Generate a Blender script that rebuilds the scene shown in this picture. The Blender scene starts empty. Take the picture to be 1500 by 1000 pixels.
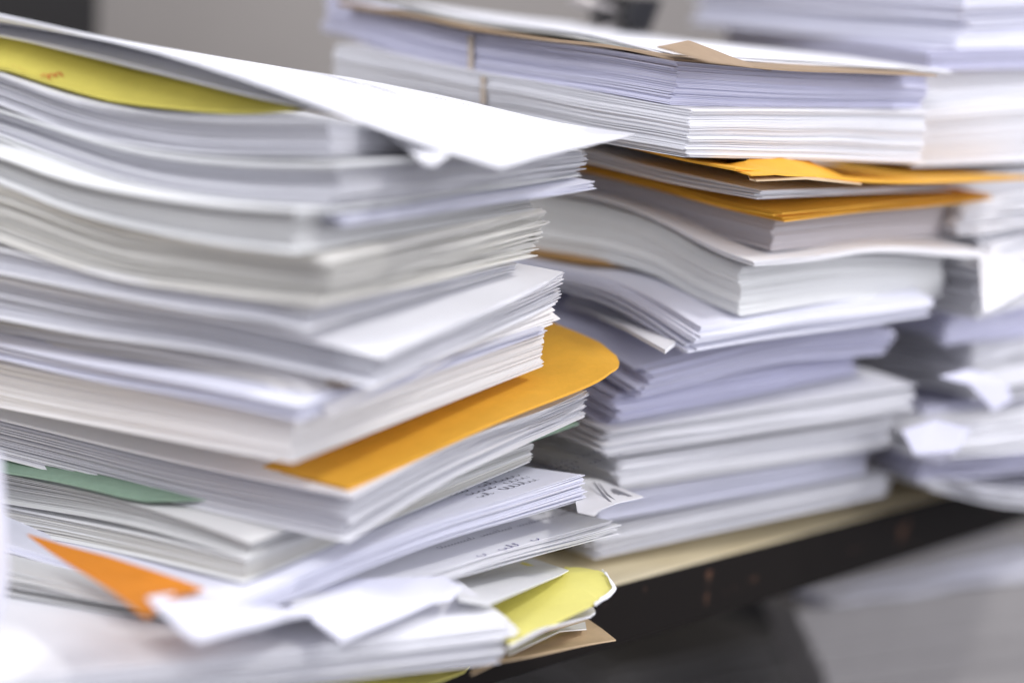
import bpy, bmesh, math, random
import numpy as np
from mathutils import Vector, Matrix

# ------------------------------------------------------------------ camera
S = bpy.context.scene
FPX = 3000.0                       # focal length in photograph pixels (1500 wide)
def _n(v):
    v = np.array(v, float); return v / np.linalg.norm(v)
EX = _n((2810, 362, -3000))        # desk-edge direction (+X) seen in camera axes
_t = 0.06
_xl = (-9e6 - 362 * (362 + _t * 2810)) / (2810 - 362 * _t)
_yl = -362 + _t * (_xl - 2810)
EY = _n((_xl, -_yl, -3000)); EY = _n(EY - EX * EX.dot(EY))
EZ = np.cross(EX, EY)
RW = np.array([EX, EY, EZ])        # rows: world axes in camera axes -> world = RW @ cam
def _cd(px, py):
    return RW @ np.array([(px - 750) / FPX, (500 - py) / FPX, -1.0])
CAM = np.zeros(3)
CAM = np.array([0, -0.02, 0]) - _cd(450, 600) * 1.06
_d = _cd(904, 853); CAM[2] = -_d[2] * ((0 - CAM[1]) / _d[1])
cd = bpy.data.cameras.new('camera'); cam = bpy.data.objects.new('camera', cd)
S.collection.objects.link(cam)
M = Matrix.Identity(4)
for i in range(3):
    for j in range(3): M[i][j] = RW[i][j]
    M[i][3] = CAM[i]
cam.matrix_world = M
cd.sensor_width = 36.0; cd.lens = 72.0; cd.clip_start = 0.05; cd.clip_end = 50
cd.dof.use_dof = True; cd.dof.focus_distance = 1.2; cd.dof.aperture_fstop = 1.75
S.camera = cam

# ------------------------------------------------------------------ light
w = bpy.data.worlds.new("World"); S.world = w; w.use_nodes = True
bg = w.node_tree.nodes['Background']
bg.inputs[0].default_value = (0.87, 0.875, 1.0, 1); bg.inputs[1].default_value = 1.12
def area(name, loc, target, size, power, col, sy=None):
    l = bpy.data.lights.new(name, 'AREA'); l.energy = power; l.color = col
    l.shape = 'RECTANGLE'; l.size = size; l.size_y = sy or size
    o = bpy.data.objects.new(name, l); S.collection.objects.link(o)
    o.location = loc
    o.rotation_euler = (Vector(target) - Vector(loc)).to_track_quat('-Z', 'Y').to_euler()
    return o
area('key_lamp', (0.72, -1.42, 1.88), (0.25, 0.0, 0.1), 0.28, 21, (1.0, 0.985, 0.97), 0.28)
area('front_fill', (0.7, -2.3, 1.0), (0.2, 0.0, 0.15), 1.6, 26, (0.97, 0.97, 1.0), 1.0)  # added soft fill with no visible source, brightens the front faces of the stacks
area('left_fill', (-1.25, 0.1, 1.55), (0.0, 0.1, 0.15), 1.0, 24, (0.95, 0.96, 1.0), 0.7)  # unseen fill added at upper left to lift left faces and top margins
S.view_settings.view_transform = 'Standard'; S.view_settings.look = 'None'
S.view_settings.exposure = 0; S.view_settings.gamma = 1
S.render.engine = 'CYCLES'
S.cycles.use_denoising = True
S.cycles.max_bounces = 8
S.cycles.diffuse_bounces = 5

# ------------------------------------------------------------------ materials
def mat_base(name, rough=0.75, spec=0.25):
    m = bpy.data.materials.new(name); m.use_nodes = True
    nt = m.node_tree; b = nt.nodes['Principled BSDF']
    b.inputs['Roughness'].default_value = rough
    b.inputs['Specular IOR Level'].default_value = spec
    return m, nt, b
def mixcol(nt, fac, a, c):
    n = nt.nodes.new('ShaderNodeMix'); n.data_type = 'RGBA'
    nt.links.new(fac, n.inputs[0])
    n.inputs[6].default_value = (*a, 1); n.inputs[7].default_value = (*c, 1)
    return n.outputs[2]
def noise(nt, coord, scale, detail=4, rough=0.55, mapping=None):
    tc = nt.nodes.new('ShaderNodeTexCoord')
    src = tc.outputs[coord]
    if mapping:
        mp = nt.nodes.new('ShaderNodeMapping'); mp.inputs['Scale'].default_value = mapping
        nt.links.new(src, mp.inputs[0]); src = mp.outputs[0]
    n = nt.nodes.new('ShaderNodeTexNoise'); n.inputs['Scale'].default_value = scale
    n.inputs['Detail'].default_value = detail; n.inputs['Roughness'].default_value = rough
    nt.links.new(src, n.inputs['Vector'])
    return n.outputs['Fac']
def ramp(nt, fac, lo, hi):
    r = nt.nodes.new('ShaderNodeMapRange'); r.inputs[1].default_value = lo; r.inputs[2].default_value = hi
    nt.links.new(fac, r.inputs[0]); return r.outputs[0]
def bump(nt, b, h, strength, dist):
    n = nt.nodes.new('ShaderNodeBump'); n.inputs['Strength'].default_value = strength
    n.inputs['Distance'].default_value = dist
    nt.links.new(h, n.inputs['Height']); nt.links.new(n.outputs[0], b.inputs['Normal'])

_pm = {}
def paper(col, edge_dark=0.8):
    """(face, edge) materials for paper of one colour"""
    key = (tuple(col), edge_dark)
    if key in _pm: return _pm[key]
    c = np.array(col)
    m, nt, b = mat_base('paper_face', 0.7, 0.2)
    f = ramp(nt, noise(nt, 'Object', 14, 5), 0.3, 0.7)
    nt.links.new(mixcol(nt, f, tuple(c * 0.955), tuple(np.minimum(c * 1.02, .9))), b.inputs['Base Color'])
    bump(nt, b, noise(nt, 'Object', 90, 3), 0.12, 0.002)
    e, nt, b = mat_base('paper_edge', 0.85, 0.1)
    f1 = noise(nt, 'UV', 1.0, 6, 0.72, (7, 0.85, 1))
    f = ramp(nt, f1, 0.28, 0.66)
    nt.links.new(mixcol(nt, f, tuple(c * edge_dark), tuple(np.minimum(c * 1.02, .9))), b.inputs['Base Color'])
    bump(nt, b, f1, 0.5, 0.0012)
    _pm[key] = (m, e); return m, e
def card(name, col, dark=0.85, scale=60, edge=None):
    c = np.array(col)
    m, nt, b = mat_base(name, 0.62, 0.3)
    f = ramp(nt, noise(nt, 'Object', scale, 6, 0.7), 0.3, 0.7)
    nt.links.new(mixcol(nt, f, tuple(c * dark), tuple(c)), b.inputs['Base Color'])
    bump(nt, b, noise(nt, 'Object', scale * 9, 3), 0.25, 0.0008)
    if edge is None: return (m, m)
    e, nt, b = mat_base(name + '_edge', 0.8, 0.1); b.inputs['Base Color'].default_value = (*edge, 1)
    return (m, e)
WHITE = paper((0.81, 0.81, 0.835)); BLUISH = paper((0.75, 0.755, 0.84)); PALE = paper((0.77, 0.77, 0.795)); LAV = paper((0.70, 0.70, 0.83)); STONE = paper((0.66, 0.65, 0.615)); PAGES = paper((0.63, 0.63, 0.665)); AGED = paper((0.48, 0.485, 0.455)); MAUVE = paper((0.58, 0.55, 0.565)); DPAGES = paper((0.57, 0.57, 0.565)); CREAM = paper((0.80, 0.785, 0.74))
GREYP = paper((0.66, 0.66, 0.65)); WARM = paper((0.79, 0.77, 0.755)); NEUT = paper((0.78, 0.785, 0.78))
ORANGE = card('orange_manila', (0.85, 0.45, 0.05), 0.86, 50)
DORANGE = card('deep_orange_card', (0.64, 0.22, 0.018), 0.88, 50)
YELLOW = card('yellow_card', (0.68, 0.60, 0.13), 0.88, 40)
LEMON = card('lemon_paper', (0.86, 0.80, 0.24), 0.92, 40)
GREEN = card('green_card', (0.22, 0.32, 0.24), 0.85, 50)
MINT = card('mint_card', (0.45, 0.66, 0.55), 0.85, 50)
DGREEN = card('dark_green_card', (0.03, 0.09, 0.06), 0.8, 50)
TAN = card('tan_kraft', (0.64, 0.48, 0.30), 0.86, 70)
BROWN = card('brown_folder', (0.36, 0.26, 0.17), 0.85, 70)
def plain(name, col, rough=0.6, spec=0.3, metal=0):
    m, nt, b = mat_base(name, rough, spec); b.inputs['Base Color'].default_value = (*col, 1)
    b.inputs['Metallic'].default_value = metal
    f = ramp(nt, noise(nt, 'Object', 30, 4), 0.3, 0.7)
    nt.links.new(mixcol(nt, f, tuple(np.array(col) * .85), tuple(col)), b.inputs['Base Color'])
    return m
INK = plain('dark_ink', (0.10, 0.10, 0.13)); VINK = plain('violet_ink', (0.10, 0.07, 0.25)); RINK = plain('red_ink', (0.6, 0.08, 0.03))
PINK = plain('faint_print', (0.42, 0.42, 0.46))

# ------------------------------------------------------------------ helpers
def ray(px, py): return _cd(px, py)
def on_y(px, py, y):
    d = ray(px, py); k = (y - CAM[1]) / d[1]; return CAM + d * k
def on_z(px, py, z):
    d = ray(px, py); k = (z - CAM[2]) / d[2]; return CAM + d * k
def on_vplane(px, py, P, dirxy):
    nrm = np.array([-dirxy[1], dirxy[0]]); d = ray(px, py)
    k = nrm.dot(P[:2] - CAM[:2]) / nrm.dot(d[:2]); Q = CAM + d * k
    return dirxy.dot(Q[:2] - P[:2]), Q
def depth(P): return -float((RW.T @ (P - CAM))[2])
def project(P):
    c = RW.T @ (np.asarray(P) - CAM); return np.array([750 + FPX * c[0] / -c[2], 500 - FPX * c[1] / -c[2]])

def tag(o, label=None, cat=None, group=None, kind=None):
    if label: o['label'] = label
    if cat: o['category'] = cat
    if group: o['group'] = group
    if kind: o['kind'] = kind
    return o
def link(name, me, parent=None):
    o = bpy.data.objects.new(name, me); S.collection.objects.link(o)
    if parent is not None:
        o.parent = parent; o.matrix_parent_inverse = Matrix.Translation(-Vector(parent.location))
    return o
def recentre(o):
    me = o.data; co = np.empty(len(me.vertices) * 3, np.float32); me.vertices.foreach_get('co', co)
    co = co.reshape(-1, 3); c = np.array([co[:, 0].mean(), co[:, 1].mean(), co[:, 2].min()])
    me.vertices.foreach_set('co', (co - c).ravel()); me.update(); o.location = c

def curve(xs, ys):
    xs = np.array(xs, float); ys = np.array(ys, float); i = np.argsort(xs); xs, ys = xs[i], ys[i]
    if len(xs) == 1: return lambda q: np.full(np.shape(q), ys[0])
    d = np.diff(ys) / np.maximum(np.diff(xs), 1e-6); m = np.empty(len(xs))
    m[0], m[-1] = d[0], d[-1]
    if len(xs) > 2: m[1:-1] = (d[:-1] + d[1:]) / 2
    def f(q):
        q = np.asarray(q, float); k = np.clip(np.searchsorted(xs, q) - 1, 0, len(xs) - 2)
        h = xs[k + 1] - xs[k]; t = (q - xs[k]) / h
        r = ((2*t**3 - 3*t**2 + 1) * ys[k] + (t**3 - 2*t**2 + t) * h * m[k] + (-2*t**3 + 3*t**2) * ys[k + 1] + (t**3 - t**2) * h * m[k + 1])
        hi = ys[-1] + m[-1] * (q - xs[-1]); lo = ys[0] + m[0] * (q - xs[0])
        return np.where(q > xs[-1], hi, np.where(q < xs[0], lo, r))
    return f

LOG = []
class Doc: pass
def doc(name, label, cat, K, R, L, t, front=0.02, W=0.212, H=0.30, rot=None, Rm=(), mats=WHITE, n=None, jit=0.00045,
        walk=0.0005, wave=0.0005, seed=0, rise=None, warp=None, curl=0.0, group=None, nu=13, nv=17, gap=0.03, fan=(0, 0), rag=0.0,
        vflat=1.0, vslope=None, twist=0.0, tpow=1.0, kink=None, lip=0.0, thin=1.0, inner=None):
    """a sheaf of paper: K near corner, R right corner and L points on the left edge are pixels of its top edge"""
    rng = np.random.RandomState(seed * 77 + 5)
    K3 = on_y(K[0], K[1], -front)
    def dirof(a): return np.array([math.cos(a), math.sin(a)])
    if rot is None:
        best = None
        for a in np.radians(np.arange(-28, 20.1, 0.25)):
            s, Q = on_vplane(R[0], R[1], K3, dirof(a))
            if s > 0 and (best is None or abs(s - W) < best[0]): best = (abs(s - W), a)
        a = best[1]
    else: a = math.radians(rot)
    e = dirof(a); g = np.array([-e[1], e[0]])
    Wd, R3 = on_vplane(R[0], R[1], K3, e)
    us, zs = [0, Wd], [K3[2], R3[2]]
    for p in Rm:
        s, Q = on_vplane(p[0], p[1], K3, e); us.append(s); zs.append(Q[2])
    zr = curve(us, zs)
    vs, zv = [0], [K3[2]]
    for p in L:
        s, Q = on_vplane(p[0], p[1], K3, g); vs.append(s); zv.append(Q[2]); 
    if vslope is not None: vs.append(0.25); zv.append(K3[2] + 0.25 * vslope)
    order = np.argmax(vs); vL = vs[order]; PL = np.array([*(K3[:2] + g * vL), zv[order]])
    zl0 = curve(vs, zv)
    zend = zl0(np.array(vL)); 
    def zl(v):
        v = np.asarray(v, float)
        return np.where(v > vL, zend + (zl0(v) - zend) * 0.55 * vflat, zl0(v))
    tK = t[0] * depth(K3) / FPX; tR = t[1] * depth(R3) / FPX; tL = t[2] * depth(PL) / FPX
    tK *= thin; tR *= thin; tL *= thin
    H = max(H, 0.05)
    def thick(u, v):
        return np.maximum(tK + (tR - tK) * u / Wd + (tL - tK) * np.clip(v / vL, 0, 1.2), 0.0003)
    rk = rl = 0
    if rise: rk = rise[0] * depth(K3) / FPX; rl = rise[1] * depth(PL) / FPX
    def ztop(u, v):
        z = zr(u) + zl(v) - K3[2] + twist * (u / Wd) ** tpow * v / vL
        if rise:
            s = np.clip(u / rise[2], 0, 1); z = z + (rk + (rl - rk) * np.clip(v / vL, 0, 1.3) ** 0.5) * (s * s * (3 - 2 * s))
        if kink: z = z + kink[1] * np.maximum(0, u - kink[0] * Wd - 0.25 * (v - 0.05))
        return z
    tmm = max(tK, tR, tL) * 1000
    if n is None: n = int(np.clip(round(tmm / 0.5), 1, 64))
    # non-uniform grid: finer at the visible corner and at the far right end
    gu = np.linspace(0, 1, nu); gv = np.linspace(0, 1, nv) ** 1.25
    U0, V0 = np.meshgrid(gu * Wd, gv * H, indexing='ij')
    ph = rng.rand(6) * 6.28; fr = 14 + rng.rand(3) * 22
    allv, allf, allm, alluv = [], [], [], []
    base = 0
    idx = np.arange(nu * nv).reshape(nu, nv)
    q = np.stack([idx[:-1, :-1], idx[1:, :-1], idx[1:, 1:], idx[:-1, 1:]], -1).reshape(-1, 4)
    per = np.concatenate([idx[:, 0], idx[-1, 1:], idx[-2::-1, -1], idx[0, -2:0:-1]])
    per2 = np.roll(per, -1)
    du = dv = 0.0; NT = nu * nv
    perl = np.concatenate([[0], np.cumsum(np.full(len(per), 0.013))])
    for k in range(n):
        a0 = k / n
        du += rng.randn() * walk; dv += rng.randn() * walk; du *= 0.9; dv *= 0.9
        ju = du + rng.randn() * jit + fan[0] * a0; jv = dv + rng.randn() * jit + fan[1] * a0
        th = rng.randn() * jit * 1.5
        cover = lip and (k < max(1, round(n * .09)) or k >= n - max(1, round(n * .06)))
        if cover: ju -= lip * (0.7 + .5 * rng.rand()); jv -= lip * 0.8
        U, V = U0.copy(), V0.copy()
        if warp: U, V = warp(U, V, Wd, H)
        zt = ztop(U, V); tt = thick(U, V)
        wv = wave * (np.sin(U * fr[0] + ph[0] + a0 * 1.6) * np.sin(V * fr[1] + ph[1] + a0 * 1.2) + 0.5 * np.sin((U + V) * fr[2] * 1.7 + ph[2] + a0 * 2.5))
        mid = math.sin(math.pi * min(1, max(0, (k + .5) / n))) if n > 3 else 1.0
        top = zt - tt * a0 + wv * mid + rng.randn() * gap * 0.3 * tmm / 1000 / n
        g0 = gap * (0.4 + rng.rand() * 1.8)
        bot = top - np.maximum(tt / n * (1 - min(g0, .6)), 0.00025)
        if curl:
            c = curl * (0.3 + rng.rand()) * (1 - 0.6 * a0)
            cc = np.clip((U / Wd - 0.72) / 0.28, 0, 1) ** 2 * np.clip(1 - V / 0.12, 0, 1)
            top = top + c * cc; bot = bot + c * cc
        if rag and rng.rand() < 0.16:
            ex = rng.uniform(0.004, 0.014) * rng.choice([1, 1, 1, -1]); U = U * (1 + ex)
            dz = -abs(ex) * 0.25 * np.clip((U / Wd - 0.93) / 0.07, 0, 1.3) ** 2 * rng.rand(); top = top + dz; bot = bot + dz
        if rag:
            r_ = rng.randn(nv); r_ = np.convolve(r_, [.3, .4, .3], 'same'); U = U + (U / Wd) ** 8 * (r_ * rag)[None, :]
            r_ = rng.randn(nu); r_ = np.convolve(r_, [.3, .4, .3], 'same'); V = V + (1 - V / H) ** 12 * (r_ * rag)[:, None]
        X = K3[0] + e[0] * (U + ju - th * V) + g[0] * (V + jv + th * U)
        Y = K3[1] + e[1] * (U + ju - th * V) + g[1] * (V + jv + th * U)
        vt = np.stack([X, Y, top], -1).reshape(-1, 3); vb = np.stack([X, Y, bot], -1).reshape(-1, 3)
        allv += [vt, vb]
        allf += [q + base, q[:, ::-1] + base + NT, np.stack([per2, per, per + NT, per2 + NT], -1)[:, ::-1] + base]
        sheets = tmm / n  # mm per slab
        v0 = k * sheets; uv_t = np.zeros((len(q) * 2, 4, 2))
        ue = perl[:-1]; ue2 = perl[1:]
        s_ = np.empty((len(per), 4, 2))
        # order after reversal: per2+NT, per+NT, per, per2
        s_[:, 0] = np.stack([ue2, np.full(len(per), v0 + sheets)], -1); s_[:, 1] = np.stack([ue, np.full(len(per), v0 + sheets)], -1)
        s_[:, 2] = np.stack([ue, np.full(len(per), v0)], -1); s_[:, 3] = np.stack([ue2, np.full(len(per), v0)], -1)
        s_[..., 1] += seed * 3.7; s_[..., 0] += rng.rand() * 0.02
        alluv += [uv_t, s_]
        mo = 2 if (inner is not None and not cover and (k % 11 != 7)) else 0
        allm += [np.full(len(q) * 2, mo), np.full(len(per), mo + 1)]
        base += 2 * NT
    v = np.concatenate(allv).astype(np.float32); f = np.concatenate(allf).astype(np.int32)
    o = mesh_obj(name, v, f, np.concatenate(allm), np.concatenate(alluv), tuple(mats) + tuple(inner or ()))
    tag(o, label, cat, group)
    D = Doc(); D.o = o; D.K3 = K3; D.e = e; D.g = g; D.W = Wd; D.vL = vL; D.H = H; D.ztop = ztop
    D.surf = lambda u, v_: np.array([*(K3[:2] + e * u + g * v_), float(ztop(np.array(u), np.array(v_)))])
    LOG.append((label[:46], round(math.degrees(a), 1), round(Wd, 3), round(float(vL), 3), [round(x * 1000, 1) for x in (tK, tR, tL)], [round(float(x), 3) for x in (K3[2], R3[2], PL[2])]))
    return D

def mesh_obj(name, v, f, mi, uv, mats, parent=None):
    me = bpy.data.meshes.new(name)
    me.vertices.add(len(v)); me.vertices.foreach_set('co', np.ascontiguousarray(v, np.float32).ravel())
    me.loops.add(f.size); me.loops.foreach_set('vertex_index', np.ascontiguousarray(f, np.int32).ravel())
    me.polygons.add(len(f)); me.polygons.foreach_set('loop_start', np.arange(0, f.size, 4, dtype=np.int32))
    for m in mats: me.materials.append(m)
    me.polygons.foreach_set('material_index', np.ascontiguousarray(mi, np.int32))
    me.polygons.foreach_set('use_smooth', np.ones(len(f), bool))
    me.update(calc_edges=True)
    if uv is not None:
        l = me.uv_layers.new(name='UVMap'); l.data.foreach_set('uv', np.ascontiguousarray(uv, np.float32).ravel())
    me.set_sharp_from_angle(angle=0.7)
    o = link(name, me, parent)
    if parent is None: recentre(o)
    return o

def poly(name, label, cat, pts, mat, thick=0.0006, group=None, bend=0.0, seed=0, parent=None, cuts=3):
    """a cut or folded sheet: outline of (px, py, y) points, given real thickness"""
    P = [on_y(x, y, yy) for x, y, yy in pts]
    bm = bmesh.new(); vs = [bm.verts.new(p) for p in P]
    bmesh.ops.triangle_fill(bm, edges=[bm.edges.new((vs[i], vs[(i + 1) % len(vs)])) for i in range(len(vs))], use_beauty=True)
    bmesh.ops.subdivide_edges(bm, edges=bm.edges[:], cuts=cuts, use_grid_fill=True)
    rng = random.Random(seed); a, b, c = [rng.uniform(0, 6.28) for _ in range(3)]
    for v in bm.verts:
        v.co.z += bend * (math.sin(v.co.x * 55 + a) + math.sin(v.co.y * 48 + b) * .8)
    bmesh.ops.recalc_face_normals(bm, faces=bm.faces)
    if sum(f.normal.z * f.calc_area() for f in bm.faces) < 0: bmesh.ops.reverse_faces(bm, faces=bm.faces[:])
    r = bmesh.ops.extrude_face_region(bm, geom=bm.faces[:])
    for v in [g_ for g_ in r['geom'] if isinstance(g_, bmesh.types.BMVert)]: v.co.z += thick
    bmesh.ops.recalc_face_normals(bm, faces=bm.faces)
    me = bpy.data.meshes.new(name); bm.to_mesh(me); bm.free(); me.materials.append(mat[0])
    me.polygons.foreach_set('use_smooth', np.ones(len(me.polygons), bool)); me.set_sharp_from_angle(angle=0.6)
    o = link(name, me, parent)
    if parent is None: recentre(o); tag(o, label, cat, group)
    return o

def box(bm, x0, x1, y0, y1, z0, z1):
    r = bmesh.ops.create_cube(bm, size=1)
    for v in r['verts']:
        v.co = ((x0 + x1) / 2 + v.co.x * (x1 - x0), (y0 + y1) / 2 + v.co.y * (y1 - y0), (z0 + z1) / 2 + v.co.z * (z1 - z0))
def bm_obj(name, bm, mats, parent=None, bevel=0):
    if bevel: bmesh.ops.bevel(bm, geom=bm.edges[:], offset=bevel, segments=2, affect='EDGES', profile=0.5)
    me = bpy.data.meshes.new(name); bm.to_mesh(me); bm.free()
    for m in (mats if isinstance(mats, (list, tuple)) else [mats]): me.materials.append(m)
    o = link(name, me, parent)
    if parent is None: recentre(o)
    return o

def find_uv(D, px, py):
    u, v = (0.012, 0.14) if D.W < 0.12 else (D.W * .6, 0.02)
    for _ in range(30):
        p = project(D.surf(u, v)); h = 1e-4
        J = np.stack([(project(D.surf(u + h, v)) - p) / h, (project(D.surf(u, v + h)) - p) / h], 1)
        try: s = np.linalg.solve(J, np.array([px, py]) - p)
        except Exception: break
        u += float(np.clip(s[0], -.03, .03)); v += float(np.clip(s[1], -.03, .03))
    return u, v
def ribbon_mesh(name, strokes, D, mat, width, lift=0.0005):
    vs, fs = [], []
    for st in strokes:
        for i in range(len(st) - 1):
            (u0, v0), (u1, v1) = st[i], st[i + 1]; d = np.array([u1 - u0, v1 - v0]); l = np.linalg.norm(d)
            if l < 1e-7: continue
            nrm = np.array([-d[1], d[0]]) / l * width / 2; b = len(vs)
            for (a, c) in ((u0 + nrm[0], v0 + nrm[1]), (u1 + nrm[0], v1 + nrm[1]), (u1 - nrm[0], v1 - nrm[1]), (u0 - nrm[0], v0 - nrm[1])):
                p = D.surf(a, c); p[2] += lift; vs.append(p)
            fs.append((b, b + 3, b + 2, b + 1))
    return mesh_obj(name, np.array(vs), np.array(fs), np.zeros(len(fs), int), None, [mat], D.o)
def scribble(name, D, px, py, words, lh, mat=INK, width=0.0005, seed=1, angle=0, rows=1, gap=None, lift=0.0005):
    """rows of hand-written or printed words: words = list of word lengths in metres"""
    rng = random.Random(seed); u0, v0 = find_uv(D, px, py); st = []
    ca, sa = math.cos(angle), math.sin(angle)
    for r in range(rows):
        x = rng.uniform(0, .004)
        for wl in words:
            wl *= rng.uniform(.8, 1.2); pts = []; n_ = max(6, int(wl / (lh * 0.11))); asc = 1.0
            for q in range(n_):
                t_ = q / n_; ph_ = t_ * wl / (lh * 0.62) * 6.283
                if q % 9 == 0: asc = rng.choice([.42, .5, .55, .6, 1.0, 1.15]); dx = rng.uniform(.1, .24)
                pts.append((x + t_ * wl + math.cos(ph_) * lh * dx, lh * asc * (0.5 + 0.5 * math.sin(ph_)) - r * (gap or lh * 1.9)))
            st.append([(u0 + a * ca - b * sa, v0 + a * sa + b * ca) for a, b in pts]); x += wl + lh * 1.0
    return ribbon_mesh(name, st, D, mat, width, lift)

# ================================================================== the place
# wall behind, dark cabinet, desk
m, nt, b = mat_base('painted_wall', 0.9, 0.1)
f = ramp(nt, noise(nt, 'Object', 1.5, 4), 0.3, 0.7)
nt.links.new(mixcol(nt, f, (0.25, 0.233, 0.218), (0.305, 0.287, 0.272)), b.inputs['Base Color'])
bmm = bmesh.new(); box(bmm, -3.0, 4.0, 0.95, 1.05, -1.0, 2.6)
tag(bm_obj('wall', bmm, m), kind='structure')

m, nt, b = mat_base('worn_plywood', 0.6, 0.25)
f = noise(nt, 'Object', 9, 6, 0.65, (0.6, 7, 3)); f2 = ramp(nt, f, 0.32, 0.68)
nt.links.new(mixcol(nt, f2, (0.58, 0.49, 0.31), (0.78, 0.70, 0.50)), b.inputs['Base Color'])
PLY = m
m, nt, b = mat_base('chipped_black_paint', 0.65, 0.12)
f = ramp(nt, noise(nt, 'Object', 26, 8, 0.7), 0.625, 0.69)
nt.links.new(mixcol(nt, f, (0.009, 0.007, 0.006), (0.115, 0.058, 0.036)), b.inputs['Base Color'])
bump(nt, b, f, 0.5, -0.001)
BLACK = m
desk = bpy.data.objects.new('desk', None); S.collection.objects.link(desk); desk.location = (0.3, 0.3, -0.75)
tag(desk, 'worn plywood shelf desk with chipped black metal edge rail under the paper stacks', 'desk')
bmm = bmesh.new(); box(bmm, -0.75, 1.6, 0.0, 0.72, -0.018, -0.0005)
bm_obj('desk_top', bmm, PLY, desk, 0.0015)
_zb = on_y(1122, 878, -0.003)[2]
bmm = bmesh.new(); box(bmm, -0.75, 1.6, -0.004, -0.0006, _zb, -0.001); box(bmm, -0.75, 1.6, -0.0006, 0.035, -0.0225, -0.0185)
bm_obj('edge_rail', bmm, BLACK, desk, 0.0008)
for sx in (-0.70, 1.5):
    bmm = bmesh.new(); box(bmm, sx, sx + 0.04, 0.002, 0.042, -0.75, -0.024); bm_obj('leg', bmm, BLACK, desk, 0.001)
    bmm = bmesh.new(); box(bmm, sx, sx + 0.04, 0.66, 0.70, -0.75, -0.024); bm_obj('leg', bmm, BLACK, desk, 0.001)
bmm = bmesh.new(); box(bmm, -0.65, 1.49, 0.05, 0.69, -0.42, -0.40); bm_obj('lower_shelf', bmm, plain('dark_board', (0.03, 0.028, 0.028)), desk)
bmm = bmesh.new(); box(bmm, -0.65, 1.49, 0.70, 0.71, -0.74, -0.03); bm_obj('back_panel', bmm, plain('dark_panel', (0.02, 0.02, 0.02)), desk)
bmm = bmesh.new(); box(bmm, -3, 4, -3, 0.94, -0.77, -0.752)
tag(bm_obj('floor', bmm, plain('grey_floor', (0.18, 0.17, 0.16))), kind='structure')

q = on_y(100, 20, 0.85)
cab = bpy.data.objects.new('cabinet', None); S.collection.objects.link(cab); cab.location = (q[0] - 0.3, 0.88, -0.75)
tag(cab, 'black cabinet standing against the grey wall behind the left paper stack', 'cabinet')
bmm = bmesh.new(); box(bmm, q[0] - 0.6, q[0], 0.80, 0.94, -0.75, 0.9); bm_obj('body', bmm, plain('black_cabinet', (0.012, 0.011, 0.011)), cab, 0.004)

# ------------------------------------------------------------------ left stack
GL = 'paper bundles piled in the left stack'
B_ = 'paper bundle'
DOCS = {}
def d(key, *a, **k):
    k.setdefault('seed', len(LOG) + 1); DOCS[key] = doc(*a, **k); return DOCS[key]

d('top_sheet', 'printed_sheet', 'large white printed sheet sloping across the very top of the left stack', 'paper sheet',
  (735, 240), (925, 193), [(600, 200), (470, 152), (333, 103), (233, 72), (100, 43), (0, 22)], (5, 5, 5), front=0.105, H=0.36, twist=-0.036,
  Rm=[(830, 217)], n=3, jit=0.0012, wave=0.0004, rag=0.0014)
d('under_sheet', 'grey_sheet', 'thin greyish papers lying between the top sheet and the yellow envelope', 'paper sheet',
  (480, 160), (560, 150), [(385, 141), (300, 121), (200, 97), (130, 78), (50, 58), (0, 47)], (5, 5, 5), front=-0.022, H=0.32, n=3, mats=PALE, wave=0.0006, twist=-0.04, rot=28, vflat=0.3, rise=(2, 50, 0.04), nu=24)
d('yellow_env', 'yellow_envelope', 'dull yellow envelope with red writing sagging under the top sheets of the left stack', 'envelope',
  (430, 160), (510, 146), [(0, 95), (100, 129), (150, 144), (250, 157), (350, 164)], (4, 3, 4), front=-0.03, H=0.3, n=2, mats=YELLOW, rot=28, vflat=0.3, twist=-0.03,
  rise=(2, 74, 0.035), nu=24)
d('A', 'paper_bundle', 'white sheaf with a rounded end directly beneath the yellow envelope', B_, (485, 172), (800, 222),
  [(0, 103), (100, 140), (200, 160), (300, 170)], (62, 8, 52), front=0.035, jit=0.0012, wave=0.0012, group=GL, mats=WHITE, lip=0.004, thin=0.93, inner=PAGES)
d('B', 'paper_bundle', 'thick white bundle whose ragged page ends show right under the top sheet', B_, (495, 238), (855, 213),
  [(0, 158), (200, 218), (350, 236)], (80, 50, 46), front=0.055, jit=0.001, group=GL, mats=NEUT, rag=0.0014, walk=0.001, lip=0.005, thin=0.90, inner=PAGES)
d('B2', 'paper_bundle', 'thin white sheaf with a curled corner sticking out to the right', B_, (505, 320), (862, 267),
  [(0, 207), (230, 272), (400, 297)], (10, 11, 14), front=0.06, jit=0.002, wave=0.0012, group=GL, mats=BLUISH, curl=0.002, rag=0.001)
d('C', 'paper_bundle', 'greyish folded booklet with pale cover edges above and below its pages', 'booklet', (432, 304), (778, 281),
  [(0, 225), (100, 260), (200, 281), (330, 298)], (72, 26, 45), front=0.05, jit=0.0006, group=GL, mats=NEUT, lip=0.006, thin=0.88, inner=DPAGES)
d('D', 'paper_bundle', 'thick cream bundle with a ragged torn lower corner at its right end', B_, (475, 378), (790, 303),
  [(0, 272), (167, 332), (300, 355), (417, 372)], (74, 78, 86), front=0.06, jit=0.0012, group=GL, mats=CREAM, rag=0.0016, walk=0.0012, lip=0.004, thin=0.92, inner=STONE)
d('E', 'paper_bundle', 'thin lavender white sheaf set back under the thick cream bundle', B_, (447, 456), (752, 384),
  [(0, 362), (133, 393), (300, 427), (400, 443)], (28, 11, 42), front=0.048, jit=0.0008, group=GL, mats=PALE, rag=0.001, lip=0.005, thin=0.85, inner=PAGES)
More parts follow.
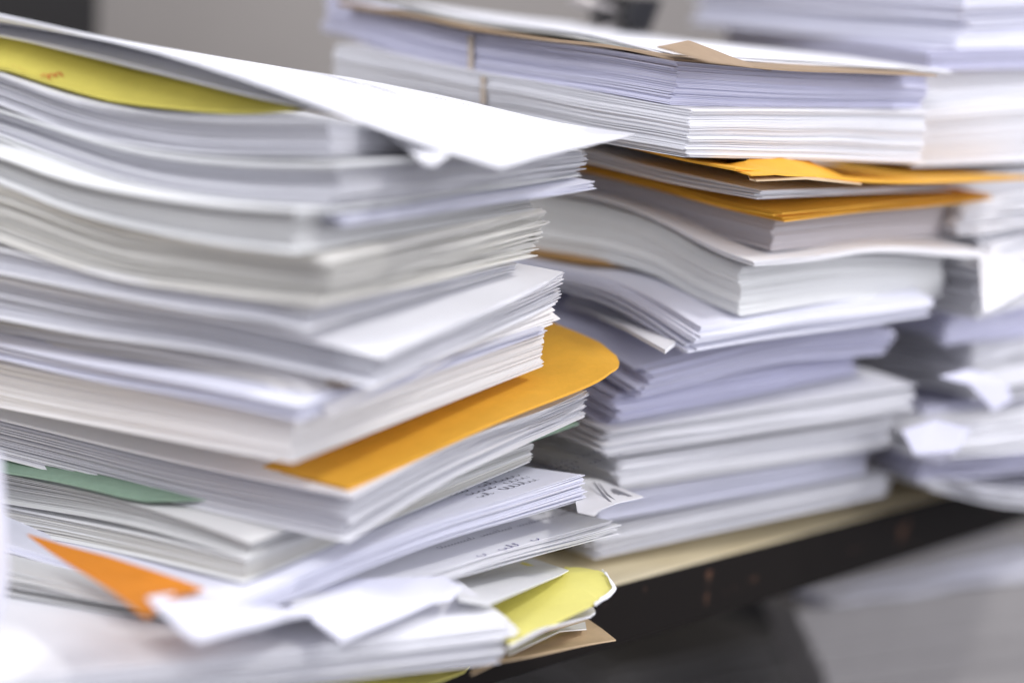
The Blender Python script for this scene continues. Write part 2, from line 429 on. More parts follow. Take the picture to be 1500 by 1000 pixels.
d('F', 'paper_bundle', 'white bundle with handwriting on its exposed top page in the middle of the left stack', B_, (552, 520), (820, 405),
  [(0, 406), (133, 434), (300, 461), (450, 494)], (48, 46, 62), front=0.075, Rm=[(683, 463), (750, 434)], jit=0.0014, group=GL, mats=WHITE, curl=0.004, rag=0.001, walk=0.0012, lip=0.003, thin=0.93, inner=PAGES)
d('brown_slip', 'brown_folder', 'thin reddish brown folder edge under the handwritten white bundle', 'folder', (500, 562), (800, 452),
  [(0, 471), (150, 505), (320, 531), (430, 549)], (4, 3, 5), front=0.045, n=1, mats=BROWN)
d('G', 'paper_bundle', 'crumpled cream sheaf of a few pages just above the orange envelope pages', B_, (472, 600), (808, 455),
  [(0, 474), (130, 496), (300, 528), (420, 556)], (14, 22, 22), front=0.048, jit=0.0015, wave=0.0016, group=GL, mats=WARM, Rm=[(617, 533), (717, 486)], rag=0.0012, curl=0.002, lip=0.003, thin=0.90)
d('H1', 'paper_bundle', 'bright white slim sheaf between the crumpled cream pages and a grey edged block', B_, (440, 592), (794, 478),
  [(0, 500), (150, 534), (300, 562)], (25, 10, 28), front=0.052, jit=0.0012, group=GL, mats=BLUISH, lip=0.004, thin=0.90)
d('H2', 'paper_bundle', 'square cut block of warm white pages lying on the orange envelope', B_, (432, 615), (797, 489),
  [(0, 530), (150, 560), (300, 590)], (66, 50, 70), front=0.04, jit=0.0004, walk=0.0003, group=GL, mats=WARM, lip=0.002, thin=0.95)
def flap(U, V, W, H):
    s = np.clip((U / W - 0.74) / 0.26, 0, 1)
    v0 = 0.05 * (1 - np.sqrt(np.clip(1 - (s * .995) ** 2.2, 0, 1)) ); v1 = H - (H - 0.125) * s ** 0.75
    return U, v0 + (v1 - v0) * V / H
d('orange_env', 'orange_envelope', 'bright orange envelope with rounded flap poking out of the left stack', 'envelope', (510, 716), (962, 517),
  [(0, 602), (150, 637), (300, 670), (420, 690)], (4, 4, 5), front=0.043, rot=0, n=2, mats=ORANGE, warp=flap, nu=34, nv=22, Rm=[(717, 621), (850, 568)], wave=0.0005, jit=0.0003, vflat=1, twist=0.05, tpow=3, kink=(0.9, -0.3))
d('I', 'paper_bundle', 'white sheaf of many pages directly beneath the orange flapped envelope', B_, (512, 722), (856, 577),
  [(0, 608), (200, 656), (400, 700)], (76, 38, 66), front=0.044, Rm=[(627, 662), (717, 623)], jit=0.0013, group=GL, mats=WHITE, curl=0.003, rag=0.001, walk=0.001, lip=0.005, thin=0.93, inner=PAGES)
def cutc(U, V, W, H):
    return U + (1 - U / W) * 0.06 * np.clip(1 - V / 0.10, 0, 1) ** 1.5, V
d('green', 'green_folder', 'green folder sagging along the left side of the left stack', 'folder', (370, 778), (848, 620),
  [(0, 688), (70, 701), (200, 731)], (3, 3, 3), Rm=[(640, 703), (737, 660)], rot=3, front=0.002, n=1, mats=GREEN, rise=(1, 20, 0.02), vflat=0.2, nu=26, warp=cutc)
d('J1', 'paper_bundle', 'grey white bundle lying just below the green folder', B_, (368, 792), (779, 648),
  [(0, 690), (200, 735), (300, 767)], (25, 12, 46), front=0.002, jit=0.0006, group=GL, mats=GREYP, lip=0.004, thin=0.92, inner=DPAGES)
d('J2', 'paper_bundle', 'pale grey bundle in a clear cover with a boxy near corner', B_, (360, 816), (777, 661),
  [(0, 737), (200, 778)], (38, 14, 38), front=0.002, jit=0.0006, group=GL, mats=NEUT, lip=0.003, thin=0.95, inner=STONE)
d('Kd', 'paper_bundle', 'bluish white bundle with several lines of handwriting on its exposed top page', B_, (352, 882), (854, 696),
  [(0, 790), (130, 820), (250, 857)], (26, 40, 15), front=0.022, Rm=[(640, 762), (749, 728)], jit=0.0012, group=GL, mats=BLUISH, W=0.25, curl=0.0012)
d('Ld', 'paper_bundle', 'fanned white sheaf with faint printing beside the emblem page', B_, (430, 884), (895, 764),
  [(380, 872)], (9, 20, 9), front=0.03, Rm=[(640, 838), (746, 806)], jit=0.003, group=GL, mats=WHITE, W=0.24, rag=0.001, H=0.25, vflat=0)
d('Q', 'paper_bundle', 'broad white bundle turned towards the viewer at the very bottom of the left stack', B_, (-30, 1000), (746, 908),
  [], (45, 62, 30), vslope=-0.02, front=-0.02, rot=-26, Rm=[(450, 949), (600, 928)], jit=0.0022, walk=0.001, group=GL, mats=WHITE, H=0.3, W=0.23, fan=(-0.003, 0))


# loose things in the left stack
def zy(px, py, z): return (px, py, float(on_z(px, py, z)[1]))
poly('paper_scrap', 'folded white paper corner jutting out under the top sheet of the left stack', 'paper scrap',
     [(530, 176, 0.0), (548, 187, -0.015), (590, 214, -0.04), (620, 240, -0.085), (636, 243, -0.087), (674, 216, -0.075), (660, 195, -0.03)], WHITE, 0.0012, bend=0.0005, seed=3)
poly('paper_scrap', 'narrow curled paper tab hanging off the upper right corner of the left stack', 'paper scrap',
     [(868, 201, 0.16), (893, 199, 0.17), (904, 207, 0.165), (913, 224, 0.16), (916, 231, 0.155), (910, 232, 0.15), (900, 217, 0.15), (884, 206, 0.15)], NEUT, 0.0005)
poly('handwritten_sheet', 'white slip drooping to a sharp corner over the broad bottom bundle', 'paper sheet',
     [zy(400, 880, .047), zy(445, 903, .0465), zy(501, 942, .043), zy(560, 916, .045), zy(636, 882, .048), zy(662, 879, .049), zy(676, 862, .052), zy(650, 848, .052), zy(520, 850, .05)], BLUISH, 0.0012, bend=0.0004, seed=11)
poly('orange_folder', 'deep orange folder corner jutting out low on the left side of the left stack', 'folder',
     [(40, 783, 0.125), (150, 812, 0.06), (300, 862, -0.01), (262, 872, -0.03), (215, 906, -0.045), (185, 884, -0.01), (110, 832, 0.06)], DORANGE, 0.0008, bend=0.0006, seed=4)
poly('paper_sheet', 'white page with a cut corner folded out over the bottom bundle', 'paper sheet',
     [(215, 878, -0.03), (262, 864, 0.0), (350, 880, -0.01), (470, 900, -0.04), (420, 905, -0.065), (352, 926, -0.075), (292, 944, -0.085), (272, 934, -0.08)], BLUISH, 0.001, bend=0.0008, seed=8)
d('P1', 'paper_bundle', 'shadowed sheaf of uneven pages low at the left end behind the orange folder', B_, (262, 868), (520, 800),
  [(0, 790), (120, 826)], (42, 30, 96), front=-0.06, jit=0.003, walk=0.002, wave=0.0012, mats=BLUISH, W=0.2, n=22, H=0.32)
d('P2', 'paper_bundle', 'crumpled greyish sheaf under the deep orange folder tip', B_, (240, 893), (500, 830),
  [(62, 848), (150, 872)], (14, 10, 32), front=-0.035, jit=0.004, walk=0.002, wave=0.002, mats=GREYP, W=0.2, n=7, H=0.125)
poly('paper_sheet', 'white sheet hanging upright at the far left end of the left stack', 'paper sheet',
     [(-60, 640, 0.02), (2, 668, 0.03), (9, 760, 0.03), (14, 838, 0.035), (9, 880, 0.03), (-4, 930, 0.02), (-60, 960, 0.0)], BLUISH, 0.0012)
def jag(pts, amp, n, seed):
    rng = random.Random(seed); out = []
    for a, c in zip(pts[:-1], pts[1:]):
        for i in range(n):
            t_ = i / n; out.append((a[0] + (c[0] - a[0]) * t_ + rng.uniform(-amp, amp) * (i > 0), a[1] + (c[1] - a[1]) * t_ + rng.uniform(-amp, amp) * (i > 0), a[2] + (c[2] - a[2]) * t_))
    return out + [pts[-1]]
torn = jag([(766, 823, 0.005), (795, 832, -0.015), (819, 838, -0.035), (828, 829, -0.025), (858, 832, -0.035), (876, 835, -0.050), (887, 841, -0.060), (902, 864, -0.080), (894, 873, -0.085), (871, 888, -0.095)], 0.9, 4, 4)
yel = poly('torn_envelope', 'lemon yellow torn envelope sticking out at the lower right of the left stack', 'envelope',
     torn + [(800, 921, -0.100), (746, 943, -0.105), (712, 925, -0.07), (640, 900, -0.015), (700, 850, 0.015)], LEMON, 0.0008, bend=0.0005, seed=2, cuts=1)
tw = jag([(883, 836, -0.057), (890, 843, -0.063), (903, 864, -0.081), (895, 874, -0.086), (872, 889, -0.096)], 0.8, 4, 9)
tw2 = [(x - 1.5, y - 1, yy) for x, y, yy in reversed(jag([(883, 838, -0.057), (889, 845, -0.063), (899, 864, -0.081), (892, 872, -0.086), (872, 886, -0.096)], 1.0, 4, 5))]
poly('torn_edge', None, None, [(x, y - 1.2, yy) for x, y, yy in tw + tw2], WHITE, 0.0009, parent=yel, cuts=0)
poly('grey_sheet', 'small grey white sheet lying on the lemon yellow torn envelope', 'paper sheet',
     [(660, 850, 0.005), (772, 816, 0.015), (800, 825, -0.005), (833, 836, -0.045), (820, 843, -0.057), (714, 887, -0.085), (672, 880, -0.075)], NEUT, 0.0006)
poly('paper_sheet', 'ragged white sheets pinched between the lemon envelope and the tan envelope', 'paper sheet',
     jag([(750, 935, -0.085), (830, 905, -0.075), (862, 890, -0.075), (870, 893, -0.077), (872, 899, -0.081), (866, 904, -0.085)], 0.7, 3, 2) + [(800, 922, -0.105), (745, 950, -0.110)], WHITE, 0.0014)
poly('tan_envelope', 'tan kraft envelope corner overhanging the black desk rail', 'envelope',
     [(690, 990, -0.087), (729, 971, -0.087), (815, 955, -0.085), (902, 939, -0.079), (882, 922, -0.057), (859, 905, -0.032), (800, 915, -0.017), (690, 950, -0.017)], TAN, 0.0008, bend=0.0004, seed=6)
poly('paper_scrap', 'thin white strip lying on the tan kraft envelope', 'paper scrap',
     [(740, 945, -0.057), (810, 925, -0.047), (857, 911, -0.042), (859, 922, -0.059), (820, 925, -0.062), (745, 960, -0.077)], NEUT, 0.0006)
yb = poly('yellow_envelope', 'yellow envelope with red marks peeking from beneath the bottom bundle', 'envelope',
     [(400, 1020, -0.03), (470, 992, -0.02), (560, 984, -0.02), (668, 979, -0.02), (690, 975, 0.0), (680, 985, -0.05), (630, 1004, -0.07), (560, 1030, -0.08)], LEMON, 0.0008)
em = poly('emblem_page', 'white page with a small printed emblem jutting out right of the left stack', 'paper sheet',
     [(838, 712, 0.0), (852, 700, 0.02), (880, 704, 0.01), (943, 728, -0.05), (905, 738, -0.065), (880, 748, -0.075), (870, 757, -0.08), (846, 752, -0.06)], WHITE, 0.0005, bend=0.0003, seed=5)
GRYINK = plain('grey_ink', (0.27, 0.27, 0.30))
def up(pts, k=1.2): return [(x, y, yy - 0.006 - 0.002 * k) for x, y, yy in pts]
poly('emblem', None, None, up([(889, 717, -0.008), (901, 716, -0.012), (927, 727, -0.038), (905, 729, -0.038), (899, 726, -0.03)]), (GRYINK, GRYINK), 0.0003, parent=em, cuts=0)
poly('emblem', None, None, up([(897, 718.5, -0.012), (903, 719, -0.017), (916, 725.5, -0.03), (905, 727, -0.031), (901, 725, -0.026)], 1.8), WHITE, 0.0003, parent=em, cuts=0)
poly('emblem', None, None, up([(902, 723, -0.022), (905, 724, -0.025), (911, 721, -0.026), (912, 722, -0.027), (905, 726, -0.029)], 2.6), (GRYINK, GRYINK), 0.0003, parent=em, cuts=0)
poly('printed_line', None, None, up([(868, 706, 0.0), (871, 706, -0.001), (884, 723, -0.03), (900, 739, -0.058), (897, 740, -0.058), (881, 724, -0.03)]), (GRYINK, GRYINK), 0.0002, parent=em, cuts=0)
poly('printed_line', None, None, up([(876, 708, -0.001), (878, 708, -0.002), (890, 723, -0.028), (905, 735, -0.053), (903, 736, -0.053), (888, 724, -0.028)]), (GRYINK, GRYINK), 0.0002, parent=em, cuts=0)

# writing
scribble('handwriting', DOCS['F'], 690, 421, [0.022, 0.018, 0.016], 0.0065, INK, 0.0006, 3, 0.0, 1)
scribble('handwriting', DOCS['F'], 706, 427, [0.012, 0.014, 0.02], 0.0065, INK, 0.0006, 5, 0.0, 1)
scribble('handwriting', DOCS['F'], 727, 427, [0.008, 0.012], 0.006, INK, 0.0006, 6, 0.0, 1)
scribble('handwriting', DOCS['Kd'], 607, 743, [0.012, 0.024, 0.03, 0.03, 0.03], 0.0075, INK, 0.0006, 7, 0.0, 1)
scribble('handwriting', DOCS['Kd'], 684, 727, [0.02, 0.028, 0.03], 0.0075, INK, 0.0006, 8, 0.0, 1)
scribble('handwriting', DOCS['Kd'], 698, 731, [0.014, 0.03, 0.03, 0.026], 0.007, INK, 0.0006, 9, 0.0, 1)
scribble('handwriting', DOCS['Kd'], 640, 722, [0.03, 0.02], 0.0065, INK, 0.0006, 19, 0.0, 1)
scribble('printed_text', DOCS['Ld'], 640, 806, [0.03, 0.03, 0.03, 0.02], 0.004, PINK, 0.0005, 10, 0.0, 1)
scribble('printed_text', DOCS['Ld'], 795, 755, [0.004, 0.004], 0.004, PINK, 0.0005, 13, 0.3, 1)
scribble('handwriting', DOCS['Ld'], 700, 818, [0.008, 0.016, 0.01], 0.008, VINK, 0.0006, 11, 0.0, 1)
D = DOCS['top_sheet']
scribble('printed_text', D, 668, 153, [0.012, 0.01], 0.005, PINK, 0.0005, 14, 1.57, 1)
scribble('printed_text', D, 700, 158, [0.012, 0.012], 0.005, PINK, 0.0005, 15, 1.57, 1)
scribble('printed_text', D, 730, 163, [0.01, 0.008], 0.005, PINK, 0.0005, 16, 1.57, 1)
for i in range(7):
    scribble('printed_text', D, 560 + i * 9, 128 + i * 3.2, [0.02, 0.03, 0.024, 0.03], 0.004, PINK, 0.0004, 30 + i, 1.57, 1)
scribble('red_writing', DOCS['yellow_env'], 98, 108, [0.012, 0.007], 0.006, RINK, 0.0008, 17, 2.2, 1, lift=0.0015)

# ------------------------------------------------------------------ middle stack
GM = 'paper bundles piled in the middle stack'
def m_(key, name, label, cat, *a, **k):
    k.setdefault('W', 0.22); k.setdefault('H', 0.30)
    if cat == B_: k.setdefault('group', GM)
    return d(key, name, label, cat, *a, **k)
m_('T', 'loose_sheets', 'loose white sheets lying on top of the middle stack', 'paper sheets', (985, 78), (1392, 104),
   [(850, 48), (700, 27), (600, 4)], (8, 8, 7), front=0.035, jit=0.004, wave=0.0012, n=6, rag=0.002, Rm=[(1250, 93)], H=0.35, twist=-0.013)
m_('gfold', 'dark_green_folder', 'dark green folder edge under the loose sheets of the middle stack', 'folder', (985, 84), (1372, 108),
   [(850, 56), (700, 35), (600, 12)], (2.5, 2.5, 2.5), front=0.038, n=1, mats=AGED, Rm=[(1250, 101)], H=0.35, twist=-0.013)
m_('bfold', 'brown_folder', 'brown card folder lying on the big block of the middle stack', 'folder', (986, 86), (1372, 110),
   [(880, 64), (780, 53), (697, 40), (610, 20)], (3, 3, 7), front=0.068, n=1, mats=BROWN, Rm=[(1100, 98), (1250, 104)], H=0.36, twist=-0.013)
poly('folder_tab', 'creased brown card tab raised at the corner of the middle stack top', 'folder',
     [(962, 70, -0.062), (1008, 62, -0.052), (1014, 64, -0.052), (1040, 74, -0.062), (1075, 88, -0.067), (1130, 104, -0.062), (1100, 101, -0.082), (1040, 92, -0.087), (985, 76, -0.087)], BROWN, 0.0008, bend=0.0003, cuts=2)
m_('U1', 'paper_bundle', 'thick square block of bluish white sheets topped by the brown folder', B_, (990, 90), (1357, 112),
   [(880, 72), (783, 60), (697, 49), (640, 37), (520, 2)], (64, 46, 54), front=0.05, jit=0.0009, mats=LAV, Rm=[(1100, 100)], H=0.375, twist=-0.013)
m_('U2', 'paper_bundle', 'protruding white block with stepped edges under the bluish block', B_, (1012, 160), (1358, 162),
   [(950, 150), (800, 123), (683, 103), (500, 66)], (72, 80, 66), front=0.066, jit=0.0007, walk=0.0006, mats=WHITE, Rm=[(1180, 160)], wave=0.0008, H=0.345)
m_('env1', 'orange_envelope', 'orange envelope with a creased corner under the white block of the middle stack', 'envelope', (1075, 246), (1520, 258),
   [(1000, 232), (930, 214), (860, 196)], (5, 4, 5), front=0.085, n=2, mats=ORANGE, Rm=[(1260, 262), (1400, 265)], W=0.30, wave=0.001, H=0.12, vflat=0, twist=-0.012)
poly('envelope_flap', 'crumpled orange flap curling up at the envelope corner in the middle stack', 'envelope',
     [(1058, 242, -0.06), (1092, 236, -0.07), (1118, 222, -0.06), (1166, 231, -0.06), (1235, 257, -0.075), (1262, 263, -0.08), (1190, 259, -0.095), (1136, 251, -0.1), (1100, 255, -0.1)], ORANGE, 0.001, bend=0.0012, seed=3, cuts=2)
poly('tan_envelope', 'pale tan paper strip folded under the crumpled orange flap', 'envelope',
     [(1096, 258, -0.08), (1104, 254, -0.08), (1180, 256, -0.085), (1262, 266, -0.085), (1262, 271, -0.1), (1180, 263, -0.1), (1108, 266, -0.1), (1098, 264, -0.095)], TAN, 0.0008, cuts=2)
m_('e', 'paper_bundle', 'thin white sheaf with a wavy corner between two orange envelopes', B_, (1112, 279), (1392, 270),
   [(1050, 265), (950, 243), (860, 220)], (14, 9, 20), front=0.075, jit=0.002, wave=0.0022, mats=WHITE, n=8, curl=-0.001)
m_('env2', 'orange_envelope', 'folded orange envelope with several layers below the thin white sheaf', 'envelope', (1142, 312), (1447, 284),
   [(1050, 292), (950, 264), (850, 240)], (14, 8, 12), front=0.075, n=4, mats=ORANGE, jit=0.004, gap=0.35, Rm=[(1260, 300)], wave=0.0012)
m_('V', 'paper_bundle', 'narrow grey lavender block shaded by the folded orange envelope', B_, (1133, 322), (1396, 296),
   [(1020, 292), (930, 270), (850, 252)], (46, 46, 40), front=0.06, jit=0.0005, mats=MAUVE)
m_('W0', 'paper_sheet', 'curved white sheet sweeping over the greyish block of the middle stack', 'paper sheet', (1105, 384), (1441, 368),
   [(1060, 368), (960, 318), (880, 290), (800, 274)], (6, 10, 6), front=0.07, n=3, mats=WHITE, Rm=[(1200, 374), (1275, 364)], jit=0.0015, W=0.24)
m_('W', 'paper_bundle', 'thick greyish block with a strongly curved long side in the middle stack', B_, (1086, 392), (1382, 376),
   [(1020, 362), (966, 329), (885, 302), (831, 291)], (72, 58, 84), front=0.05, jit=0.0004, walk=0.0003, mats=NEUT, wave=0.0003, Rm=[(1230, 376)])
def cutb(U, V, W, H):
    return U * 0.5 + (1 - U / W) * 0.10 * np.clip(1 - V / 0.13, 0, 1), V
m_('bstrip', 'brown_folder', 'brown folder edge curving under the greyish block', 'folder', (1060, 462), (1370, 440),
   [(980, 413), (912, 392), (831, 374), (793, 368)], (7, 5, 9), front=0.05, n=2, mats=card('ochre_folder', (0.42, 0.24, 0.09), .85), warp=cutb)
m_('X1', 'paper_bundle', 'loose white pages with a folded end under the brown folder edge', B_, (1022, 478), (1364, 438),
   [(960, 440), (900, 412), (820, 392)], (42, 28, 30), front=0.045, jit=0.003, walk=0.002, wave=0.0012, mats=BLUISH, n=12)
poly('paper_strip', 'folded white strip slanting down beside the orange flap tip', 'paper strip',
     [(840, 432, 0.11), (879, 450, 0.075), (940, 474, 0.02), (994, 503, -0.03), (974, 520, -0.045), (918, 486, 0.0), (860, 458, 0.07), (825, 448, 0.11)], WHITE, 0.0025, bend=0.0006)
m_('X2', 'paper_bundle', 'lavender bundle with a drooping near corner behind the orange flap', B_, (932, 538), (1290, 477),
   [(870, 500), (800, 470)], (44, 42, 45), front=0.0, jit=0.002, walk=0.0015, mats=LAV, Rm=[(1130, 490)], wave=0.001)
m_('X3', 'paper_bundle', 'grey lavender bundle set back in the middle stack', B_, (905, 578), (1252, 520),
   [(850, 550), (800, 530)], (52, 40, 42), front=-0.01, jit=0.002, walk=0.001, mats=LAV)
m_('X4', 'paper_bundle', 'pale bundle reaching furthest right in the middle stack', B_, (892, 632), (1340, 562),
   [(840, 610), (790, 590)], (42, 42, 40), front=-0.005, jit=0.002, walk=0.0015, mats=PALE, W=0.25, wave=0.001)
m_('X5', 'paper_bundle', 'bright white bundle second from the bottom of the middle stack', B_, (905, 676), (1302, 612),
   [(850, 655), (790, 636)], (46, 46, 40), front=-0.005, jit=0.0015, walk=0.0012, mats=WHITE, W=0.24)
m_('X6', 'paper_bundle', 'grey white bundle recessed above the bottom white papers of the middle stack', B_, (880, 724), (1270, 662),
   [(820, 700), (780, 685)], (42, 32, 40), front=-0.02, jit=0.001, mats=BLUISH, W=0.24)
m_('X7', 'paper_bundle', 'white papers lying directly on the plywood desk top', B_, (868, 772), (1292, 690),
   [(810, 752), (770, 738)], (47, 35, 42), front=-0.03, jit=0.0022, walk=0.0015, mats=WHITE, W=0.26)
BAND = plain('faded_band', (0.50, 0.43, 0.36))
for (key, x0, y0, y1, wd_) in (('U1', 694, 52, 104, 9), ('U2', 712, 112, 152, 8)):
    D = DOCS[key]; Y0_ = None
    s0, A = on_vplane(x0, y0, D.K3, D.g); s1, C_ = on_vplane(x0, y1, D.K3, D.g)
    off = -D.e * 0.0022
    bmm = bmesh.new(); w2 = 0.0028
    vs = []
    for P in (A, C_):
        for s_ in (-w2, w2):
            for o_ in (0, 0.0006):
                vs.append(bmm.verts.new((P[0] + D.g[0] * s_ + off[0] - D.e[0] * o_, P[1] + D.g[1] * s_ + off[1] - D.e[1] * o_, P[2])))
    bmesh.ops.convex_hull(bmm, input=vs)
    bm_obj('paper_band', bmm, BAND, D.o)

# ------------------------------------------------------------------ right stack
GR = 'paper bundles piled in the right stack'
def r_(key, label, *a, **k):
    k.setdefault('W', 0.22); k.setdefault('H', 0.32); k.setdefault('group', GR)
    return d(key, 'paper_bundle', label, B_, *a, **k)
r_('Y0', 'long shadowed bundle held by the binder clip on top of the right stack', (1418, -36), (1760, -44),
   [(1200, -46), (950, -62)], (108, 100, 90), front=0.06, jit=0.0016, walk=0.002, mats=BLUISH, n=30)
r_('Y1', 'slim lavender sheaf just below the clipped bundle of the right stack', (1362, 72), (1760, 64), [(1250, 56), (1000, 34)], (32, 30, 26), front=0.05, mats=LAV, jit=0.0012)
r_('Y2', 'grey white block in the upper half of the right stack', (1352, 102), (1760, 78), [(1250, 86), (1000, 56)], (52, 56, 50), front=0.045, mats=WHITE, jit=0.0008)
r_('Y3', 'pale thick block level with the orange envelope end of the middle stack', (1342, 160), (1760, 118), [(1250, 140), (1000, 100)], (84, 110, 80), front=0.05, mats=WHITE, jit=0.0008)
r_('Y3b', 'white sheaf meeting the tip of the orange envelope at the right edge', (1372, 262), (1760, 210), [(1300, 240), (1100, 200)], (38, 40, 30), front=0.05, mats=WHITE, jit=0.002, n=10)
r_('Y4', 'bright white sheaf fanned out below the orange envelope tips of the right stack', (1402, 302), (1760, 230), [(1300, 280), (1100, 240)], (44, 60, 40), front=0.07, mats=WHITE, rag=0.004, curl=-0.003, wave=0.003, jit=0.003, n=10, walk=0.002)
r_('Y5', 'bright white block bulging forward in the middle of the right stack', (1434, 344), (1760, 262), [(1380, 332), (1290, 316)], (60, 90, 60), front=0.075, mats=WHITE, rag=0.004, curl=-0.003, wave=0.003, jit=0.003, walk=0.003, n=14)
r_('Y6', 'white sheaf with slanting lower edge in the right stack', (1440, 402), (1760, 330), [(1380, 392), (1290, 376)], (64, 60, 60), front=0.08, mats=WHITE, rag=0.004, curl=-0.003, wave=0.003, jit=0.003, n=8, walk=0.002, fan=(0.004, -0.01))
r_('Y7', 'lavender bundle below the slanting white sheaf of the right stack', (1388, 462), (1760, 392), [(1370, 445), (1280, 420)], (46, 60, 60), front=0.05, mats=LAV, rag=0.003, wave=0.003, jit=0.002, n=16)
r_('Y8', 'white pages with dark gaps at half height of the right stack', (1424, 506), (1760, 440), [(1380, 484), (1290, 462)], (36, 44, 40), front=0.06, mats=WHITE, rag=0.004, curl=-0.003, wave=0.003, jit=0.004, n=9, gap=0.3)
r_('Y9', 'untidy sheaf with crumpled white corner in the lower right stack', (1440, 556), (1760, 500), [(1380, 528), (1290, 504)], (30, 40, 60), front=0.075, mats=WHITE, rag=0.004, curl=-0.003, wave=0.003, jit=0.005, n=10, gap=0.3)
r_('Y10', 'lavender bundle under the crumpled white corner of the right stack', (1356, 600), (1760, 530), [(1320, 588), (1270, 570)], (48, 60, 40), front=0.04, mats=LAV, rag=0.003, wave=0.003, jit=0.002, n=16)
r_('Y11', 'rumpled white bundle near the bottom of the right stack', (1352, 636), (1760, 570), [(1316, 624), (1280, 610)], (44, 66, 40), front=0.07, mats=WHITE, rag=0.004, curl=-0.003, wave=0.003, jit=0.004, n=10)
r_('Y12', 'grey lavender bundle second from the bottom of the right stack', (1346, 668), (1760, 618), [(1316, 656), (1280, 644)], (36, 56, 30), front=0.05, mats=LAV, rag=0.003, wave=0.003, jit=0.003, n=12)
r_('Y13', 'lowest white sheets drooping over the desk rail under the right stack', (1350, 694), (1760, 690), [(1320, 684), (1290, 676)], (22, 40, 20), front=0.05, mats=WHITE, rag=0.004, curl=-0.003, wave=0.003, jit=0.004, n=7, Rm=[(1440, 712), (1500, 716)])


def sheet_(label, pts, sd, b=0.003, mat=WHITE): poly('loose_sheet', label, 'paper sheet', pts, mat, 0.001, bend=b, seed=sd, cuts=4)
sheet_('bent white sheet hanging with a sharp corner at mid height of the right stack', [(1432, 352, -0.07), (1440, 462, -0.115), (1520, 412, -0.12), (1530, 392, -0.06), (1470, 390, -0.06)], 2, 0.002)
sheet_('crumpled white page flopped out over the lower right stack', [zy(1378, 545, 0.128), zy(1420, 560, 0.12), zy(1456, 602, 0.1), zy(1482, 588, 0.107), zy(1474, 560, 0.12), zy(1420, 540, 0.129)], 3, 0.0025, LAV)
sheet_('rumpled white page puffed up near the bottom of the right stack', [zy(1322, 630, 0.09), zy(1340, 662, 0.074), zy(1378, 676, 0.066), zy(1402, 660, 0.076), zy(1420, 630, 0.09), zy(1370, 612, 0.097)], 4, 0.0025, LAV)
sheet_('creased white page poking left between the middle and right stacks', [(1290, 640, 0.02), (1296, 660, -0.02), (1322, 668, -0.05), (1350, 650, -0.03), (1330, 632, 0.02)], 5, 0.0025, LAV)
sheet_('white sheet drooping in front of the desk rail at the right edge', [(1318, 684, 0.0), (1350, 690, -0.03), (1400, 704, -0.07), (1442, 728, -0.085), (1500, 736, -0.09), (1560, 742, -0.09), (1560, 690, -0.02), (1400, 668, 0.04)], 6, 0.002)

# binder clip on the far end of the top bundle
WIRE = plain('steel_wire', (0.62, 0.58, 0.55), 0.3, 0.5, 0.9); CLIPB = plain('black_lacquer', (0.012, 0.012, 0.013), 0.35, 0.5)
D = DOCS['Y0']; P = on_y(908, 26, float(D.K3[1] + D.g[1] * 0.32) - 0.02)
clip = bpy.data.objects.new('binder_clip', None); S.collection.objects.link(clip); clip.location = P
tag(clip, 'black binder clip with steel wire handles at the end of the clipped bundle', 'binder clip')
def prism(pts, y0, y1):
    bm = bmesh.new(); a = [bm.verts.new((P[0] + x, P[1] + y0, P[2] + z)) for x, z in pts]; c = [bm.verts.new((P[0] + x, P[1] + y1, P[2] + z)) for x, z in pts]
    n = len(pts)
    for i in range(n): bm.faces.new((a[i], a[(i + 1) % n], c[(i + 1) % n], c[i]))
    bm.faces.new(a[::-1]); bm.faces.new(c); bmesh.ops.recalc_face_normals(bm, faces=bm.faces); return bm
bm_obj('clip_body', prism([(-0.014, 0.006), (-0.010, -0.008), (0.012, -0.011), (0.026, 0.016), (-0.006, 0.016)], -0.02, 0.02), CLIPB, clip, 0.0008)
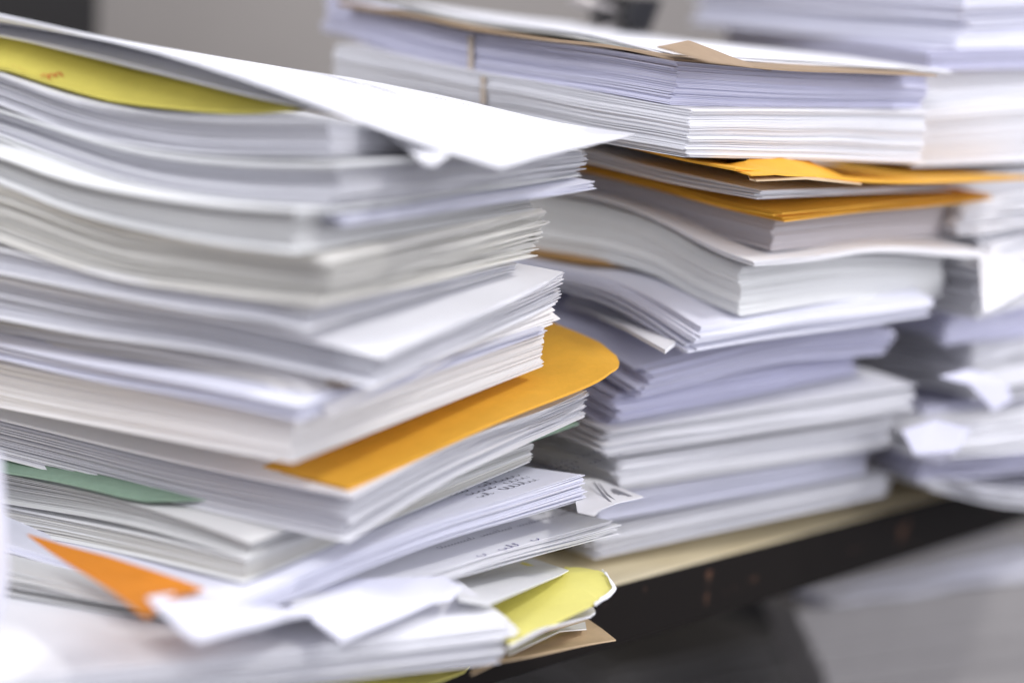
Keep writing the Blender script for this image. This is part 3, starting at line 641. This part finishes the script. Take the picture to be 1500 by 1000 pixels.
def tube(name, pts, r, mat, parent):
    cu = bpy.data.curves.new(name, 'CURVE'); cu.dimensions = '3D'; sp = cu.splines.new('POLY'); sp.points.add(len(pts) - 1)
    for i, p in enumerate(pts): sp.points[i].co = (*p, 1)
    cu.bevel_depth = r; cu.bevel_resolution = 3
    o = bpy.data.objects.new('tmp', cu); S.collection.objects.link(o)
    me = bpy.data.meshes.new_from_object(o.evaluated_get(bpy.context.evaluated_depsgraph_get())); bpy.data.objects.remove(o)
    me.materials.clear(); me.materials.append(mat); me.polygons.foreach_set('use_smooth', np.ones(len(me.polygons), bool))
    return link(name, me, parent)
for (dz, tilt) in ((0.004, 0.010), (-0.004, -0.012)):
    loop = []
    for i in range(25):
        t_ = i / 24 * 2 - 1
        x = -0.008 - 0.045 * (1 - abs(t_) ** 3.0); y = 0.012 * math.sin(t_ * 2.2) * (0.55 + .45 * abs(t_))
        loop.append((P[0] + x, P[1] + y, P[2] + dz + tilt * (1 - abs(t_) ** 2) * 1.0))
    tube('wire_handle', loop, 0.0022, WIRE, clip)

# ------------------------------------------------------------------ under the desk
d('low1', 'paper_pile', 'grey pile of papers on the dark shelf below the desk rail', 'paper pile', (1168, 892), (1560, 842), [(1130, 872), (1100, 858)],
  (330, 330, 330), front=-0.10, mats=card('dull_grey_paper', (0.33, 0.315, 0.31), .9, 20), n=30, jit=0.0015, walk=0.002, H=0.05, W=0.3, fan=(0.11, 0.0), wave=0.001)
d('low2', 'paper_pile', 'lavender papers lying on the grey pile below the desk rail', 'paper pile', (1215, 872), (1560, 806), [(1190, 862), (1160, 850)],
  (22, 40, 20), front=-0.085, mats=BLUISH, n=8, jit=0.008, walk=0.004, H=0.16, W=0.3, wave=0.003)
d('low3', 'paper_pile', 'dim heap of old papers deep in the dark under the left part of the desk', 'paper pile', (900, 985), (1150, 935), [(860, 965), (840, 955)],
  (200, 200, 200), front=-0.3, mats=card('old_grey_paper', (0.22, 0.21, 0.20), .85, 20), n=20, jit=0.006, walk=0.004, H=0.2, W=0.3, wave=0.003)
